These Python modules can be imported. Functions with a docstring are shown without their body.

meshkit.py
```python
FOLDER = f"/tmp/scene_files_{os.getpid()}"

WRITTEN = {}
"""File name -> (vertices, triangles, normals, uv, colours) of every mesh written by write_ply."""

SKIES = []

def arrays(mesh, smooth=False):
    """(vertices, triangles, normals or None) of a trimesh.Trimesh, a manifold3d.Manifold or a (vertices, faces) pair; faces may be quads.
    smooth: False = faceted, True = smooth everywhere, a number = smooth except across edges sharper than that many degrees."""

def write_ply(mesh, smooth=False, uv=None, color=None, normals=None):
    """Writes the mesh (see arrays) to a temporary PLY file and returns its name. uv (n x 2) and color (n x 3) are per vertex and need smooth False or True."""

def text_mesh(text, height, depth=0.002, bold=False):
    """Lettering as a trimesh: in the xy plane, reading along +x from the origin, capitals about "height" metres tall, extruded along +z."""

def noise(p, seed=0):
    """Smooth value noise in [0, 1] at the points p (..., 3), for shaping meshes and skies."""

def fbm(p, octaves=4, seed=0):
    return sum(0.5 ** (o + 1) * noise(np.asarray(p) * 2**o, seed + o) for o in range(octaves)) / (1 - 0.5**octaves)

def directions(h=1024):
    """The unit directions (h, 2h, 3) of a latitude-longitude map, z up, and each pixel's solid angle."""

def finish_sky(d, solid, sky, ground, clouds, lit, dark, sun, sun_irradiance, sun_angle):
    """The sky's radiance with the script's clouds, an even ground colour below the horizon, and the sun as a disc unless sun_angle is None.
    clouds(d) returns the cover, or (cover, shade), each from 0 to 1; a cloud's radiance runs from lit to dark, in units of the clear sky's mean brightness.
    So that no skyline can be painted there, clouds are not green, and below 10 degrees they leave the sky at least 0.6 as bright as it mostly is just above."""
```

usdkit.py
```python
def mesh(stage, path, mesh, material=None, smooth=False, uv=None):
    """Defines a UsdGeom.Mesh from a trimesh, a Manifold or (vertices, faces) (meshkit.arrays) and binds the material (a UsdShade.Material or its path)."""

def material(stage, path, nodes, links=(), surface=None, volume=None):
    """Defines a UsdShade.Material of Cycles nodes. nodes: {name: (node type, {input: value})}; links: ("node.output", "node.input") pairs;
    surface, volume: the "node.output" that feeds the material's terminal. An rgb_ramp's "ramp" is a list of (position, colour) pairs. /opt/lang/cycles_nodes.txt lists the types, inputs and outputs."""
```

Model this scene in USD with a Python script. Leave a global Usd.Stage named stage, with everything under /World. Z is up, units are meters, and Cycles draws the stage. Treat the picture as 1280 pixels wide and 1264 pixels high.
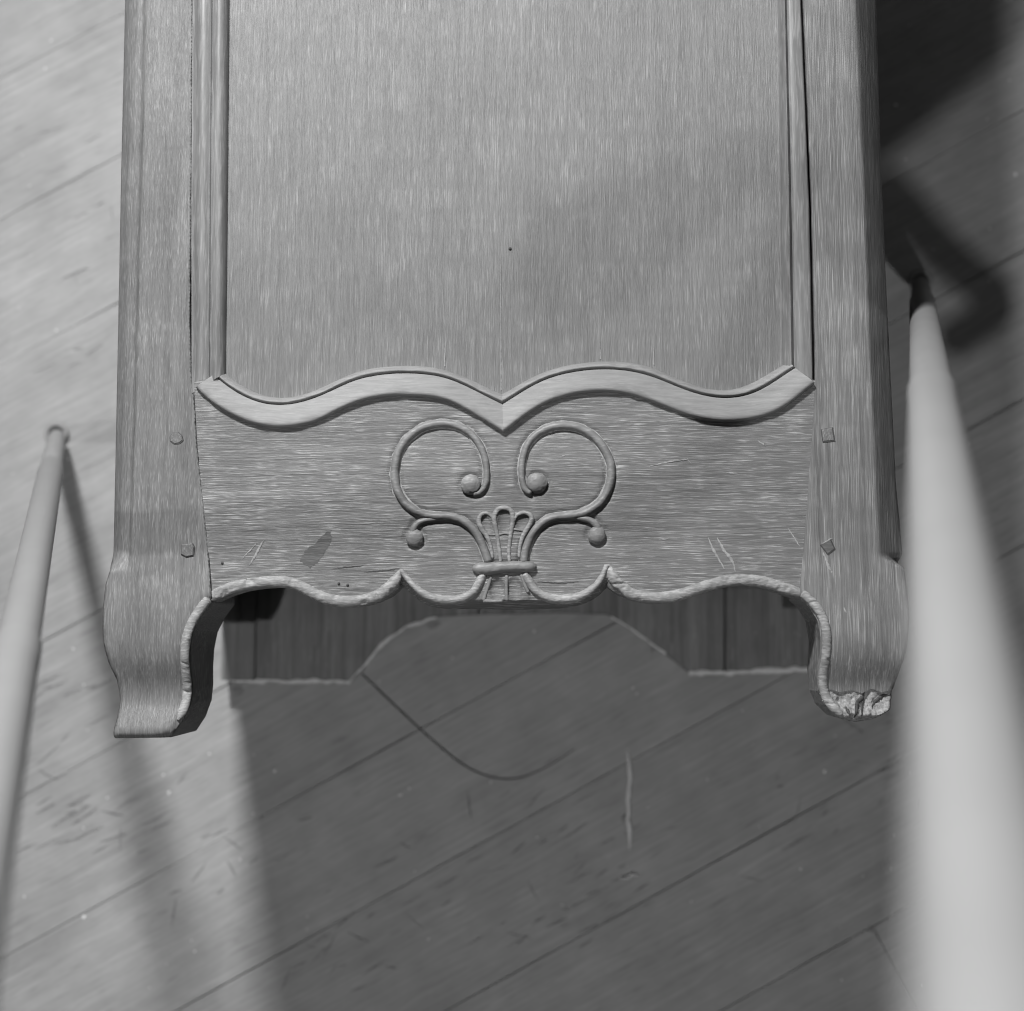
import math, random
import numpy as np
import trimesh, usdkit, meshkit
from scipy.interpolate import CubicSpline
from scipy.spatial import Delaunay
import shapely
from shapely.geometry import Polygon, LineString
from pxr import Usd, UsdGeom, UsdLux, Gf, Sdf

stage = Usd.Stage.CreateInMemory()
UsdGeom.Xform.Define(stage, '/World')
rng = np.random.default_rng(7)

# ---------------------------------------------------------------- camera
F, CX, CY, NX, NY = 1740.0, 640.0, 632.0, 690.0, 800.0     # focal length and picture centre in photo pixels, nadir pixel
CAM = np.array([0.0, 0.0, 1.5])
_d = np.array([(NX - CX) / F, -(NY - CY) / F, -1.0])
_z = -_d / np.linalg.norm(_d)
_y = np.array([0, 1.0, 0]); _y = _y - _z * (_y @ _z); _y /= np.linalg.norm(_y)
R = np.stack([np.cross(_y, _z), _y, _z])                    # world = R @ camera
cam = UsdGeom.Camera.Define(stage, '/World/camera')
m4 = np.eye(4); m4[:3, :3] = R.T; m4[3, :3] = CAM
cam.AddTransformOp().Set(Gf.Matrix4d(*m4.ravel().tolist()))
cam.CreateFocalLengthAttr(80.0)
cam.CreateHorizontalApertureAttr(80.0 * 1280 / F)
cam.CreateFStopAttr(5.4)
cam.CreateFocusDistanceAttr(1.09)
cam.CreateExposureAttr(0.0)
cam.CreateClippingRangeAttr(Gf.Vec2f(0.02, 100.0))

# ---------------------------------------------------------------- light: unseen lamps beyond the far end and behind the camera, unseen soft light above
def look_at(prim, pos, target):
    z = np.array(pos, float) - np.array(target, float); z /= np.linalg.norm(z)
    x = np.cross([0, 1.0, 0.01], z); x /= np.linalg.norm(x); y = np.cross(z, x)
    m = np.eye(4); m[0, :3] = x; m[1, :3] = y; m[2, :3] = z; m[3, :3] = pos
    prim.AddTransformOp().Set(Gf.Matrix4d(*m.ravel().tolist()))
LAMP = (-0.48, 1.36, 1.50)                                  # unseen lamp beyond the far end, aimed to light front and left floor
key = UsdLux.DiskLight.Define(stage, '/World/photo_lamp')
key.CreateRadiusAttr(0.12); key.CreateIntensityAttr(380.0)
look_at(key, LAMP, (LAMP[0] + 0.05, LAMP[1] - 1.0, LAMP[2] - 0.1))
bulb = UsdLux.SphereLight.Define(stage, '/World/ceiling_lamp')   # unseen, placed behind the camera to light the shaded floor
bulb.CreateRadiusAttr(0.015); bulb.CreateIntensityAttr(7300.0)
bulb.AddTranslateOp().Set(Gf.Vec3d(-0.24, -0.81, 2.9))
room = UsdLux.RectLight.Define(stage, '/World/room_light')  # unseen soft light overhead, placed to lift the deepest shade
room.CreateWidthAttr(4.5); room.CreateHeightAttr(4.5); room.CreateIntensityAttr(0.17)
look_at(room, (0.0, 0.0, 4.2), (0.0, 0.01, 0.0))

# ---------------------------------------------------------------- helpers
_used = {}
def numbered(path):
    k = _used.get(path, 0); _used[path] = k + 1
    return path if k == 0 else f'{path}_{k:03d}'
def data(prim, **kw):
    for k, v in kw.items():
        if v: prim.SetCustomDataByKey(k, v)
def thing(name, label, category, loc=(0, 0, 0), group=None):
    x = UsdGeom.Xform.Define(stage, numbered('/World/' + name))
    if any(loc): x.AddTranslateOp().Set(Gf.Vec3d(*map(float, loc)))
    data(x.GetPrim(), label=label, category=category, group=group)
    x.loc = np.array(loc, float)
    return x
def obj(name, mesh, mat, parent=None, smooth=35, label=None, category=None, group=None, kind=None, loc=None):
    """ONE mesh prim; parent is the path of the thing or part it belongs to. Meshes are given in world coordinates; loc is the origin of the thing."""
    base = '/World' if parent is None else str(parent)
    if isinstance(mesh, (list, tuple)) and not isinstance(mesh[0], np.ndarray): mesh = trimesh.util.concatenate(list(mesh))
    if loc is not None:
        mesh = mesh.copy(); mesh.apply_translation(-np.asarray(loc, float))
    p = usdkit.mesh(stage, numbered(base + '/' + name), mesh, mat, smooth)
    data(p.GetPrim(), label=label, category=category, group=group, kind=kind)
    return p.GetPath()

def at(px, py, z):
    """Where the line of sight through a point of the photograph meets the level z: the outlines measured in the photograph become metres on the surface they lie on."""
    r = R @ np.array([(px - CX) / F, -(py - CY) / F, -1.0])
    return CAM + r * ((z - CAM[2]) / r[2])
def ats(pts, z): return np.array([at(x, y, z) for x, y in pts])
def pix(xyz):
    c = (np.asarray(xyz) - CAM) @ R
    return np.stack([CX + F * c[:, 0] / -c[:, 2], CY - F * c[:, 1] / -c[:, 2]], 1)
def spline(pts, n=None, step=None, k=1.0):
    p = np.asarray(pts, float); s = np.r_[0, np.cumsum(np.linalg.norm(np.diff(p, axis=0), axis=1) ** k)]
    c = CubicSpline(s, p) if len(p) > 2 else (lambda t: p[0] + (p[1] - p[0]) * (t / s[-1])[:, None])
    if n is None: n = max(3, int(np.linalg.norm(np.diff(p, axis=0), axis=1).sum() / step) + 1)
    return c(np.linspace(0, s[-1], n))
def resample(pts, step):
    p = np.asarray(pts, float); s = np.r_[0, np.cumsum(np.linalg.norm(np.diff(p, axis=0), axis=1))]
    t = np.linspace(0, s[-1], max(2, int(math.ceil(s[-1] / step)) + 1))
    return np.stack([np.interp(t, s, p[:, k]) for k in range(p.shape[1])], 1)
def ns(xy, sx, sy, seed=0, octaves=3):
    xy = np.asarray(xy)
    return meshkit.fbm(np.stack([xy[:, 0] * sx, xy[:, 1] * sy, np.full(len(xy), seed * 3.7)], 1), octaves, seed) - 0.5
def sstep(a, b, x):
    t = np.clip((x - a) / (b - a), 0, 1); return t * t * (3 - 2 * t)

H = 0.43                                                    # level of the cupboard's front above the floor
def relief(outline, height, depth, res=0.003, z=H):
    """A carved board: the outline (world xy, closed) filled with a fine grid lifted by height(xy), with walls down to z - depth and a back."""
    ring = resample(np.vstack([outline, outline[:1]]), res)[:-1]
    poly = Polygon(ring)
    if not poly.exterior.is_ccw: ring = ring[::-1]; poly = Polygon(ring)
    x0, y0, x1, y1 = poly.bounds
    gx, gy = np.meshgrid(np.arange(x0, x1, res), np.arange(y0, y1, res * 0.9))
    gx[::2] += res / 2
    g = np.stack([gx.ravel(), gy.ravel()], 1)
    g = g[shapely.contains_xy(poly.buffer(-res * 0.55), g[:, 0], g[:, 1])]
    p = np.vstack([ring, g]); tri = Delaunay(p).simplices
    c = p[tri].mean(1); tri = tri[shapely.contains_xy(poly, c[:, 0], c[:, 1])]
    a = p[tri]; area = (a[:, 1, 0] - a[:, 0, 0]) * (a[:, 2, 1] - a[:, 0, 1]) - (a[:, 1, 1] - a[:, 0, 1]) * (a[:, 2, 0] - a[:, 0, 0])
    tri = np.where(area[:, None] < 0, tri[:, ::-1], tri); tri = tri[np.abs(area) > 1e-12]
    top = np.column_stack([p, z + height(p)]); n = len(ring)
    low = np.column_stack([ring, np.full(n, z - depth)])
    v = np.vstack([top, low]); i = np.arange(n); j = (i + 1) % n; o = len(top)
    walls = np.vstack([np.stack([i, o + i, o + j], 1), np.stack([i, o + j, j], 1)])
    return trimesh.Trimesh(v, np.vstack([tri, walls]), process=False)
def tube(path, radius, sides=10, flat=1.0, rough=0.0, seed=0, cap=True):
    """A round bar along a 3-D path; radius one number or one per point; flat squashes it in z."""
    p = np.asarray(path, float); n = len(p); r = np.broadcast_to(np.asarray(radius, float), n)
    t = np.gradient(p, axis=0); t /= np.maximum(np.linalg.norm(t, axis=1, keepdims=True), 1e-12)
    up = np.array([0, 0, 1.0]); vert = abs(t[:, 2]).mean() > 0.9
    if vert: up = np.array([0, 1.0, 0])
    s = np.cross(t, up); s /= np.linalg.norm(s, axis=1, keepdims=True); u = np.cross(s, t)
    a = np.arange(sides) / sides * 2 * np.pi
    rr = r[:, None] * np.ones(sides)
    if rough:
        q = p[:, None, :] + np.cos(a)[None, :, None] * s[:, None] * r.max() + np.sin(a)[None, :, None] * u[:, None] * r.max()
        rr = rr * (1 + rough * 2 * (meshkit.fbm(q * 160, 3, seed) - 0.5))
    v = p[:, None, :] + np.cos(a)[None, :, None] * s[:, None] * rr[..., None] + flat * np.sin(a)[None, :, None] * u[:, None] * rr[..., None]
    v = v.reshape(-1, 3); f = []
    i, k = np.meshgrid(np.arange(n - 1), np.arange(sides), indexing='ij'); i = i.ravel(); k = k.ravel(); k2 = (k + 1) % sides
    f = np.vstack([np.stack([i * sides + k, i * sides + k2, (i + 1) * sides + k2], 1), np.stack([i * sides + k, (i + 1) * sides + k2, (i + 1) * sides + k], 1)])
    if cap:
        e = [v]; fs = [f]; o = len(v)
        for q, base, flip in ((0, 0, 1), (n - 1, (n - 1) * sides, 0)):
            tip = p[q] + (t[q] if q else -t[q]) * r[q] * 0.45
            e.append(tip[None]); kk = np.arange(sides); k2 = (kk + 1) % sides
            tr = np.stack([np.full(sides, o), base + k2, base + kk], 1); fs.append(tr if flip else tr[:, ::-1]); o += 1
        v = np.vstack(e); f = np.vstack(fs)
    m = trimesh.Trimesh(v, f, process=False)
    if m.volume < 0: m.invert()
    return m
def strip(A, B, prof, z=H, jitter=0.0, seed=0, nicks=0.004):
    """A moulding between two edge lines A and B (world xy, same count): prof lists (share of the way from A to B, height) round the closed section."""
    A = np.asarray(A); B = np.asarray(B); n = len(A); k = len(prof)
    v = np.zeros((n, k, 3))
    for q, (t, h) in enumerate(prof):
        v[:, q, :2] = A + (B - A) * t; v[:, q, 2] = z + h
    tt = np.array([t for t, _ in prof])
    nick = np.clip(meshkit.fbm(np.column_stack([(v[:, -3, :2]) * 70, np.full(n, seed)]), 4, seed + 1) - 0.56, 0, 1)
    if nicks: v[:, :, 2] -= nick[:, None] * nicks * np.where((tt > 0.85) & (tt < 0.995) | (tt > 0.08) & (tt < 0.2), 1, 0)[None]
    v = v.reshape(-1, 3)
    if jitter: v[:, 2] += jitter * 2 * (meshkit.fbm(v * np.array([60, 60, 60]), 3, seed) - 0.5)
    i, q = np.meshgrid(np.arange(n - 1), np.arange(k), indexing='ij'); i = i.ravel(); q = q.ravel(); q2 = (q + 1) % k
    f = np.vstack([np.stack([i * k + q, i * k + q2, (i + 1) * k + q2], 1), np.stack([i * k + q, (i + 1) * k + q2, (i + 1) * k + q], 1)])
    c0, c1 = len(v), len(v) + 1
    v = np.vstack([v, v[:k].mean(0), v[-k:].mean(0)]); q = np.arange(k); q2 = (q + 1) % k
    f = np.vstack([f, np.stack([np.full(k, c0), q2, q], 1), np.stack([np.full(k, c1), (n - 1) * k + q, (n - 1) * k + q2], 1)])
    m = trimesh.Trimesh(v, f, process=False)
    if m.volume < 0: m.invert()
    return m
def prism(outline, z0, z1, bevel=0.0):
    """A flat board of the outline (world xy) from z0 to z1 with an eased upper edge."""
    p = Polygon(outline).buffer(0)
    if not bevel: 
        m = trimesh.creation.extrude_polygon(p, z1 - z0, engine='earcut'); m.apply_translation([0, 0, z0]); return m
    q = np.asarray(outline, float)
    if not Polygon(q).exterior.is_ccw: q = q[::-1]
    n = len(q); e1 = q - np.roll(q, 1, 0); e2 = np.roll(q, -1, 0) - q
    n1 = np.stack([-e1[:, 1], e1[:, 0]], 1); n2 = np.stack([-e2[:, 1], e2[:, 0]], 1)
    n1 /= np.linalg.norm(n1, axis=1, keepdims=True); n2 /= np.linalg.norm(n2, axis=1, keepdims=True)
    b = n1 + n2; b /= np.maximum((b * n1).sum(1, keepdims=True), 0.3); inner = q + b * bevel
    import mapbox_earcut as me
    tri = np.asarray(me.triangulate_float64(inner, np.array([n], np.uint32))).reshape(-1, 3)
    a = inner[tri]; s = (a[:, 1, 0] - a[:, 0, 0]) * (a[:, 2, 1] - a[:, 0, 1]) - (a[:, 1, 1] - a[:, 0, 1]) * (a[:, 2, 0] - a[:, 0, 0])
    tri = np.where(s[:, None] < 0, tri[:, ::-1], tri)
    v = np.vstack([np.column_stack([inner, np.full(n, z1)]), np.column_stack([q, np.full(n, z1 - bevel)]), np.column_stack([q, np.full(n, z0)])])
    i = np.arange(n); j = (i + 1) % n; f = [tri, tri[:, ::-1] + 2 * n]
    for o in (0, n): f += [np.stack([o + i, o + n + i, o + n + j], 1), np.stack([o + i, o + n + j, o + j], 1)]
    return trimesh.Trimesh(v, np.vstack(f), process=False)
def box(a, b):
    m = trimesh.creation.box(np.abs(np.subtract(b, a))); m.apply_translation(np.add(a, b) / 2); return m

# ---------------------------------------------------------------- materials
def g3(x): return (x, x, x)
def oak(name, along, dark=0.2, mid=0.3, streak=0.55, amount=0.62, fine=(950, 45), soft=0.09, bump=0.6, rough=0.5, mottle=0.25, turn=0.0, seed=0.0, wave=0.0, random=0.0, spec=0.4, wide=1.0, cloud=None):
    """Oak: long grain along x or y, pores filled with pale wax, soft large mottling; relief from the same pattern."""
    a, b = fine
    sc = (b, a, 300.0) if along == 'x' else (a, b, 300.0)
    cloud = mottle * 0.7 if cloud is None else cloud
    n = {'geo': ('geometry', {}),
         'turn': ('mapping', {'rotation': (0, 0, -turn)}),
         'warpn': ('noise_texture', {'scale': 14.0, 'detail': 2.0}),
         'warp': ('mix', {'mix_type': 'linear_light', 'fac': wave}),
         'm1': ('mapping', {'scale': sc, 'location': (seed, seed * 2, 0)}),
         'm2': ('mapping', {'scale': tuple(s * k for s, k in zip(sc, (0.4 * wide, 0.4 * wide, 0.3))), 'location': (seed * 5, seed, 3)}),
         'm3': ('mapping', {'scale': tuple(s * 0.11 if s == a else s * 0.05 for s in sc), 'location': (seed * 3, seed, 7)}),
         'pores': ('noise_texture', {'scale': 1.0, 'detail': 2.0, 'roughness': 0.6}),
         'grain': ('noise_texture', {'scale': 1.0, 'detail': 4.0, 'roughness': 0.65}),
         'bands': ('noise_texture', {'scale': 1.0, 'detail': 3.0, 'roughness': 0.6}),
         'cloud': ('noise_texture', {'scale': 11.0, 'detail': 6.0, 'roughness': 0.62}),
         'gr': ('rgb_ramp', {'ramp': [(0.25, g3(dark)), (0.5, g3(mid)), (0.75, g3(mid * 1.22))]}),
         'pv': ('noise_texture', {'scale': 32.0, 'detail': 3.0, 'roughness': 0.6}), 'pa': ('math', {'math_type': 'multiply_add', 'value2': 0.26}), 'po': ('math', {'math_type': 'subtract', 'value2': 0.13}),
         'pr': ('rgb_ramp', {'ramp': [(amount - soft, g3(0)), (amount + soft, g3(1))]}),
         'br': ('rgb_ramp', {'ramp': [(0.3, g3(1 - mottle)), (0.7, g3(1 + mottle * 0.5))]}),
         'cr': ('rgb_ramp', {'ramp': [(0.3, g3(1 - cloud)), (0.7, g3(1.06))]}),
         'c1': ('mix', {'color2': g3(streak)}), 'c2': ('mix', {'mix_type': 'multiply', 'fac': 1.0}), 'c3': ('mix', {'mix_type': 'multiply', 'fac': 1.0}),
         'oi': ('object_info', {}), 'orr': ('map_range', {'from_min': 0.0, 'from_max': 1.0, 'to_min': 1.0 - random, 'to_max': 1.0 + random * 0.6}),
         'c4': ('mix', {'mix_type': 'multiply', 'fac': 1.0}),
         'hs': ('math', {'math_type': 'multiply_add', 'value2': 0.6}),
         'bump': ('bump', {'strength': bump, 'distance': 0.0006}),
         'p': ('principled_bsdf', {'roughness': rough, 'specular_ior_level': spec})}
    l = [('geo.position', 'turn.vector'), ('turn.vector', 'warpn.vector'), ('turn.vector', 'warp.color1'), ('warpn.color', 'warp.color2'),
         ('warp.color', 'm1.vector'), ('warp.color', 'm2.vector'), ('warp.color', 'm3.vector'), ('m1.vector', 'pores.vector'), ('m2.vector', 'grain.vector'), ('m3.vector', 'bands.vector'),
         ('geo.position', 'cloud.vector'), ('grain.fac', 'gr.fac'), ('geo.position', 'pv.vector'), ('pv.fac', 'pa.value1'), ('pores.fac', 'pa.value3'), ('pa.value', 'po.value1'), ('po.value', 'pr.fac'), ('bands.fac', 'br.fac'), ('cloud.fac', 'cr.fac'),
         ('pr.color', 'c1.fac'), ('gr.color', 'c1.color1'), ('c1.color', 'c2.color1'), ('br.color', 'c2.color2'), ('c2.color', 'c3.color1'), ('cr.color', 'c3.color2'),
         ('oi.random', 'orr.value'), ('c3.color', 'c4.color1'), ('orr.result', 'c4.color2'), ('c4.color', 'p.base_color'),
         ('grain.fac', 'hs.value1'), ('pores.fac', 'hs.value3'), ('hs.value', 'bump.height'), ('bump.normal', 'p.normal')]
    return usdkit.material(stage, '/World/Looks/' + name, n, l, surface='p.BSDF')
def plain(name, tone, rough=0.5, metallic=0.0, var=0.15, scale=60.0, bump=0.15, dist=0.001):
    n = {'geo': ('geometry', {}), 'n': ('noise_texture', {'scale': scale, 'detail': 5.0, 'roughness': 0.6}),
         'r': ('rgb_ramp', {'ramp': [(0.3, g3(tone * (1 - var))), (0.7, g3(tone * (1 + var)))]}),
         'b': ('bump', {'strength': bump, 'distance': dist}), 'p': ('principled_bsdf', {'roughness': rough, 'metallic': metallic})}
    return usdkit.material(stage, '/World/Looks/' + name, n, [('geo.position', 'n.vector'), ('n.fac', 'r.fac'), ('r.color', 'p.base_color'), ('n.fac', 'b.height'), ('b.normal', 'p.normal')], surface='p.BSDF')
TURN = math.radians(28.7)
M = dict(
    rail=oak('rail_oak', 'x', 0.145, 0.182, 0.50, 0.62, (1700, 50), 0.05, 0.9, seed=2.0, wave=0.00156, mottle=0.2),
    stile=oak('stile_oak', 'y', 0.135, 0.19, 0.31, 0.60, (1800, 100), 0.08, 0.8, seed=5.0, wave=0.00260, mottle=0.2),
    stile_right=oak('right_stile_oak', 'y', 0.14, 0.19, 0.38, 0.60, (1700, 30), 0.08, 0.75, seed=9.0, wave=0.00104, mottle=0.25),
    panel=oak('panel_oak', 'y', 0.145, 0.188, 0.31, 0.615, (2000, 50), 0.07, 0.8, seed=12.0, wave=0.00156, mottle=0.12, rough=0.52, spec=0.6),
    moulding=oak('moulding_oak', 'x', 0.21, 0.26, 0.33, 0.66, (900, 90), 0.12, 0.25, seed=15.0, wave=0.00260, mottle=0.12, rough=0.6),
    moulding_long=oak('long_moulding_oak', 'y', 0.15, 0.20, 0.31, 0.62, (700, 40), 0.12, 0.3, seed=17.0, wave=0.00130, mottle=0.2, rough=0.42),
    carving=oak('carving_oak', 'x', 0.18, 0.22, 0.36, 0.66, (500, 130), 0.12, 0.35, seed=19.0, wave=0.00260, mottle=0.15),
    back=oak('back_board_oak', 'y', 0.19, 0.27, 0.42, 0.66, (800, 30), 0.12, 0.6, seed=23.0, wave=0.00130, mottle=0.35, rough=0.6),
    patch=oak('bare_patch', 'x', 0.085, 0.115, 0.17, 0.66, (900, 120), 0.1, 0.5, seed=45.0, mottle=0.25, rough=0.55),
    worn=plain('worn_wood', 0.30, 0.8, var=0.45, scale=520, bump=0.7),
    edge=oak('worn_edge_oak', 'x', 0.21, 0.28, 0.46, 0.58, (600, 170), 0.12, 0.7, seed=41.0, wave=0.004, mottle=0.25, rough=0.6),
    dust=plain('grey_dust', 0.33, 0.9, var=0.35, scale=300, bump=0.3),
    chip=plain('pale_chip', 0.9, 0.7, var=0.1, scale=200),
    dark=plain('dark_gap', 0.06, 0.7, var=0.3),
    thread=plain('dark_thread', 0.08, 0.8, var=0.2),
    peg=oak('peg_oak', 'y', 0.13, 0.17, 0.28, 0.64, (900, 500), 0.1, 0.6, seed=47.0, mottle=0.2),
    metal=plain('pale_tube', 0.255, 0.42, 0.0, var=0.04, scale=30, bump=0.03),
    tip=plain('grey_tip', 0.33, 0.6, var=0.15, scale=250, bump=0.3),
    rubber=plain('dark_rubber', 0.05, 0.6, var=0.2),
    floor=oak('floor_board', 'x', 0.385, 0.43, 0.31, 0.66, (600, 26), 0.09, 0.25, turn=TURN, seed=31.0, wave=0.00260, mottle=0.09, cloud=0.2, rough=0.5, random=0.03, spec=0.3),
    scuff=plain('floor_scuff', 0.27, 0.7, var=0.3, scale=200),
    under=plain('floor_gap', 0.2, 0.8),
)

# ---------------------------------------------------------------- the floor: boards laid askew, each a part
floor = UsdGeom.Xform.Define(stage, '/World/floor'); data(floor.GetPrim(), kind='structure', label='pale wooden floor of wide boards laid askew')
U = np.array([math.cos(TURN), math.sin(TURN)]); N = np.array([-U[1], U[0]])
seams = [float(((at(*a, 0) + at(*b, 0)) / 2)[:2] @ N) for a, b in (((970, 1225), (1090, 1160)), ((1050, 991), (1083, 973)), ((284, 1230), (981, 845)), ((400, 981), (770, 777)),
         ((1164, 375), (1248, 333)), ((58, 799), (130, 761)), ((110, 581), (138, 566)), ((34.6, 438), (147, 380)), ((89, 226), (151, 195)))]
seams = [seams[0] - 0.141 * k for k in range(6, 0, -1)] + seams + [seams[-1] + 0.146 * k for k in range(1, 8)]
obj('floor_base', box((-3, -3, -0.06), (3, 3, -0.022)), M['under'], '/World/floor', smooth=False)
end_joint = float(at(1097, 1170, 0)[:2] @ U)
for k, (s0, s1) in enumerate(zip(seams[:-1], seams[1:])):
    if k == 5: cuts = [-2.6, end_joint, 2.6]
    else:
        c = rng.uniform(0.9, 1.5) * (1 if k % 2 else -1); cuts = [-2.6, c, 2.6]
    g = rng.choice([0.0001, 0.0003, 0.0006])
    for a, b in zip(cuts[:-1], cuts[1:]):
        q = [a + g, s0 + g], [b - g, s0 + g], [b - g, s1 - g], [a + g, s1 - g]
        # small steps along the edges so that no joint is ruler-straight
        ring = []
        for (p0, p1) in zip(q, q[1:] + q[:1]):
            e = resample([p0, p1], 0.06)[:-1]; ring.append(e)
        ring = np.vstack(ring)
        w = np.stack([ring[:, 0] * 0, (meshkit.noise(np.column_stack([ring * 9, np.full(len(ring), k)]), k) - 0.5) * 0.0012], 1)
        ring = ring + w
        xy = ring[:, :1] * U + ring[:, 1:] * N
        obj('floor_board', prism(xy, -0.02, rng.uniform(-0.0002, 0.0001), 0.0004), M['floor'], '/World/floor', smooth=False)

marks = []
for cx, cy, sx, sy, n in ((430, 1185, 40, 25, 16), (110, 1030, 50, 40, 26), (690, 1165, 45, 12, 8), (600, 1070, 120, 40, 22), (1080, 960, 60, 40, 14), (240, 1090, 50, 50, 12), (90, 880, 30, 40, 10), (90, 300, 30, 120, 12), (720, 1120, 40, 30, 10), (900, 1080, 120, 60, 16)):
    for k in range(n):
        c = at(cx + rng.normal(0, sx), cy + rng.normal(0, sy), 0.0)[:2]; an = TURN + rng.normal(0, 0.12 if rng.random() < 0.75 else 0.8); ln = rng.uniform(0.008, 0.035)
        u = np.linspace(0, 1, 7)[:, None]; p = c + (u - 0.5) * ln * np.array([math.cos(an), math.sin(an)]) + (rng.random((7, 2)) - 0.5) * 0.0008
        marks.append(tube(np.column_stack([p, np.full(7, 0.0003)]), rng.uniform(0.0004, 0.0012) * (0.2 + np.sin(u[:, 0] * math.pi)), 5, 0.12))
obj('scuff_marks', marks, M['scuff'], '/World/floor', smooth=60, kind='stuff')

# ---------------------------------------------------------------- the cupboard, lying on its back with its front up
cb = thing('cupboard', 'carved oak cupboard lying on its back on the wooden floor', 'cupboard', (0, 0, 0))
C = '/World/cupboard'
TOP = -900.0                                                # the cupboard goes on above the picture
def ext(p):                                                 # carry an outline straight on from the picture's upper edge
    (x0, y0), (x1, y1) = p[0], p[1]
    return [(x0 + (x0 - x1) / (y0 - y1) * (TOP - y0), TOP)] + p
L_out = [(156, 31), (152, 200), (149.5, 330), (146, 500), (143.5, 620), (142, 690), (137, 712), (131.5, 732), (129.5, 768), (130.5, 803), (135.5, 829), (143, 850), (146, 875), (145, 900), (143, 916), (142.5, 923)]
L_in = [(241, 31), (239.5, 250), (238, 400), (240, 476), (243, 492), (247, 560), (256, 640), (262, 700), (265.5, 746)]
L_leg = [(265.5, 753), (252, 771), (243, 790), (238.5, 812), (237, 835), (237, 860), (235, 880), (227, 902), (214, 922)]
R_out = [(1096, 31), (1101, 200), (1110, 400), (1120, 600), (1128, 690), (1130, 704), (1134, 740), (1135.5, 775), (1132, 815), (1124, 845), (1119, 866), (1117, 886)]
R_in = [(1005.5, 31), (1009, 110), (1015, 260), (1019.5, 450), (1018.5, 490), (1014, 560), (1008, 640), (1003, 700), (999, 742)]
R_leg = [(999, 747), (1012, 759), (1022, 776), (1026, 800), (1025.5, 820), (1024, 840), (1026, 864), (1035, 884), (1050, 898), (1072, 904), (1094, 900)]
arrisL = np.array([(180, 31), (176.5, 200), (172, 330), (168, 500), (164, 620), (162, 690), (163, 730)])
arrisR = np.array([(1071, 31), (1078, 200), (1085, 400), (1095.5, 600), (1100, 690), (1100, 730)])
def sunk(line, drop):                                       # where an edge that lies lower than the front really runs
    k = 1 + drop / (CAM[2] - H)
    return [(NX + (x - NX) * k, y) if y <= 692 else (x, y) for x, y in line]
L_out, R_out = sunk(L_out, 0.024), sunk(R_out, 0.024)
def row_x(line, py):
    line = np.asarray(line, float); k = (line[1, 0] - line[0, 0]) / (line[1, 1] - line[0, 1])
    return np.where(py < line[0, 1], line[0, 0] + k * (py - line[0, 1]), np.interp(py, line[:, 1], line[:, 0]))
def knee(py):                                               # cabriole profile of the leg: knee out, ankle in, toe out
    c = CubicSpline([600, 690, 740, 790, 830, 862, 885, 904, 914, 920, 925], [0, 0, 0.0025, 0.005, 0.001, -0.006, -0.0045, 0.002, 0.0042, 0.0028, -0.003])
    return np.where(py < 690, 0, c(np.clip(py, 600, 925)))
def dist_to(line_px):
    line = LineString(line_px); shapely.prepare(line)
    return lambda q: shapely.distance(line, shapely.points(q))
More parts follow.
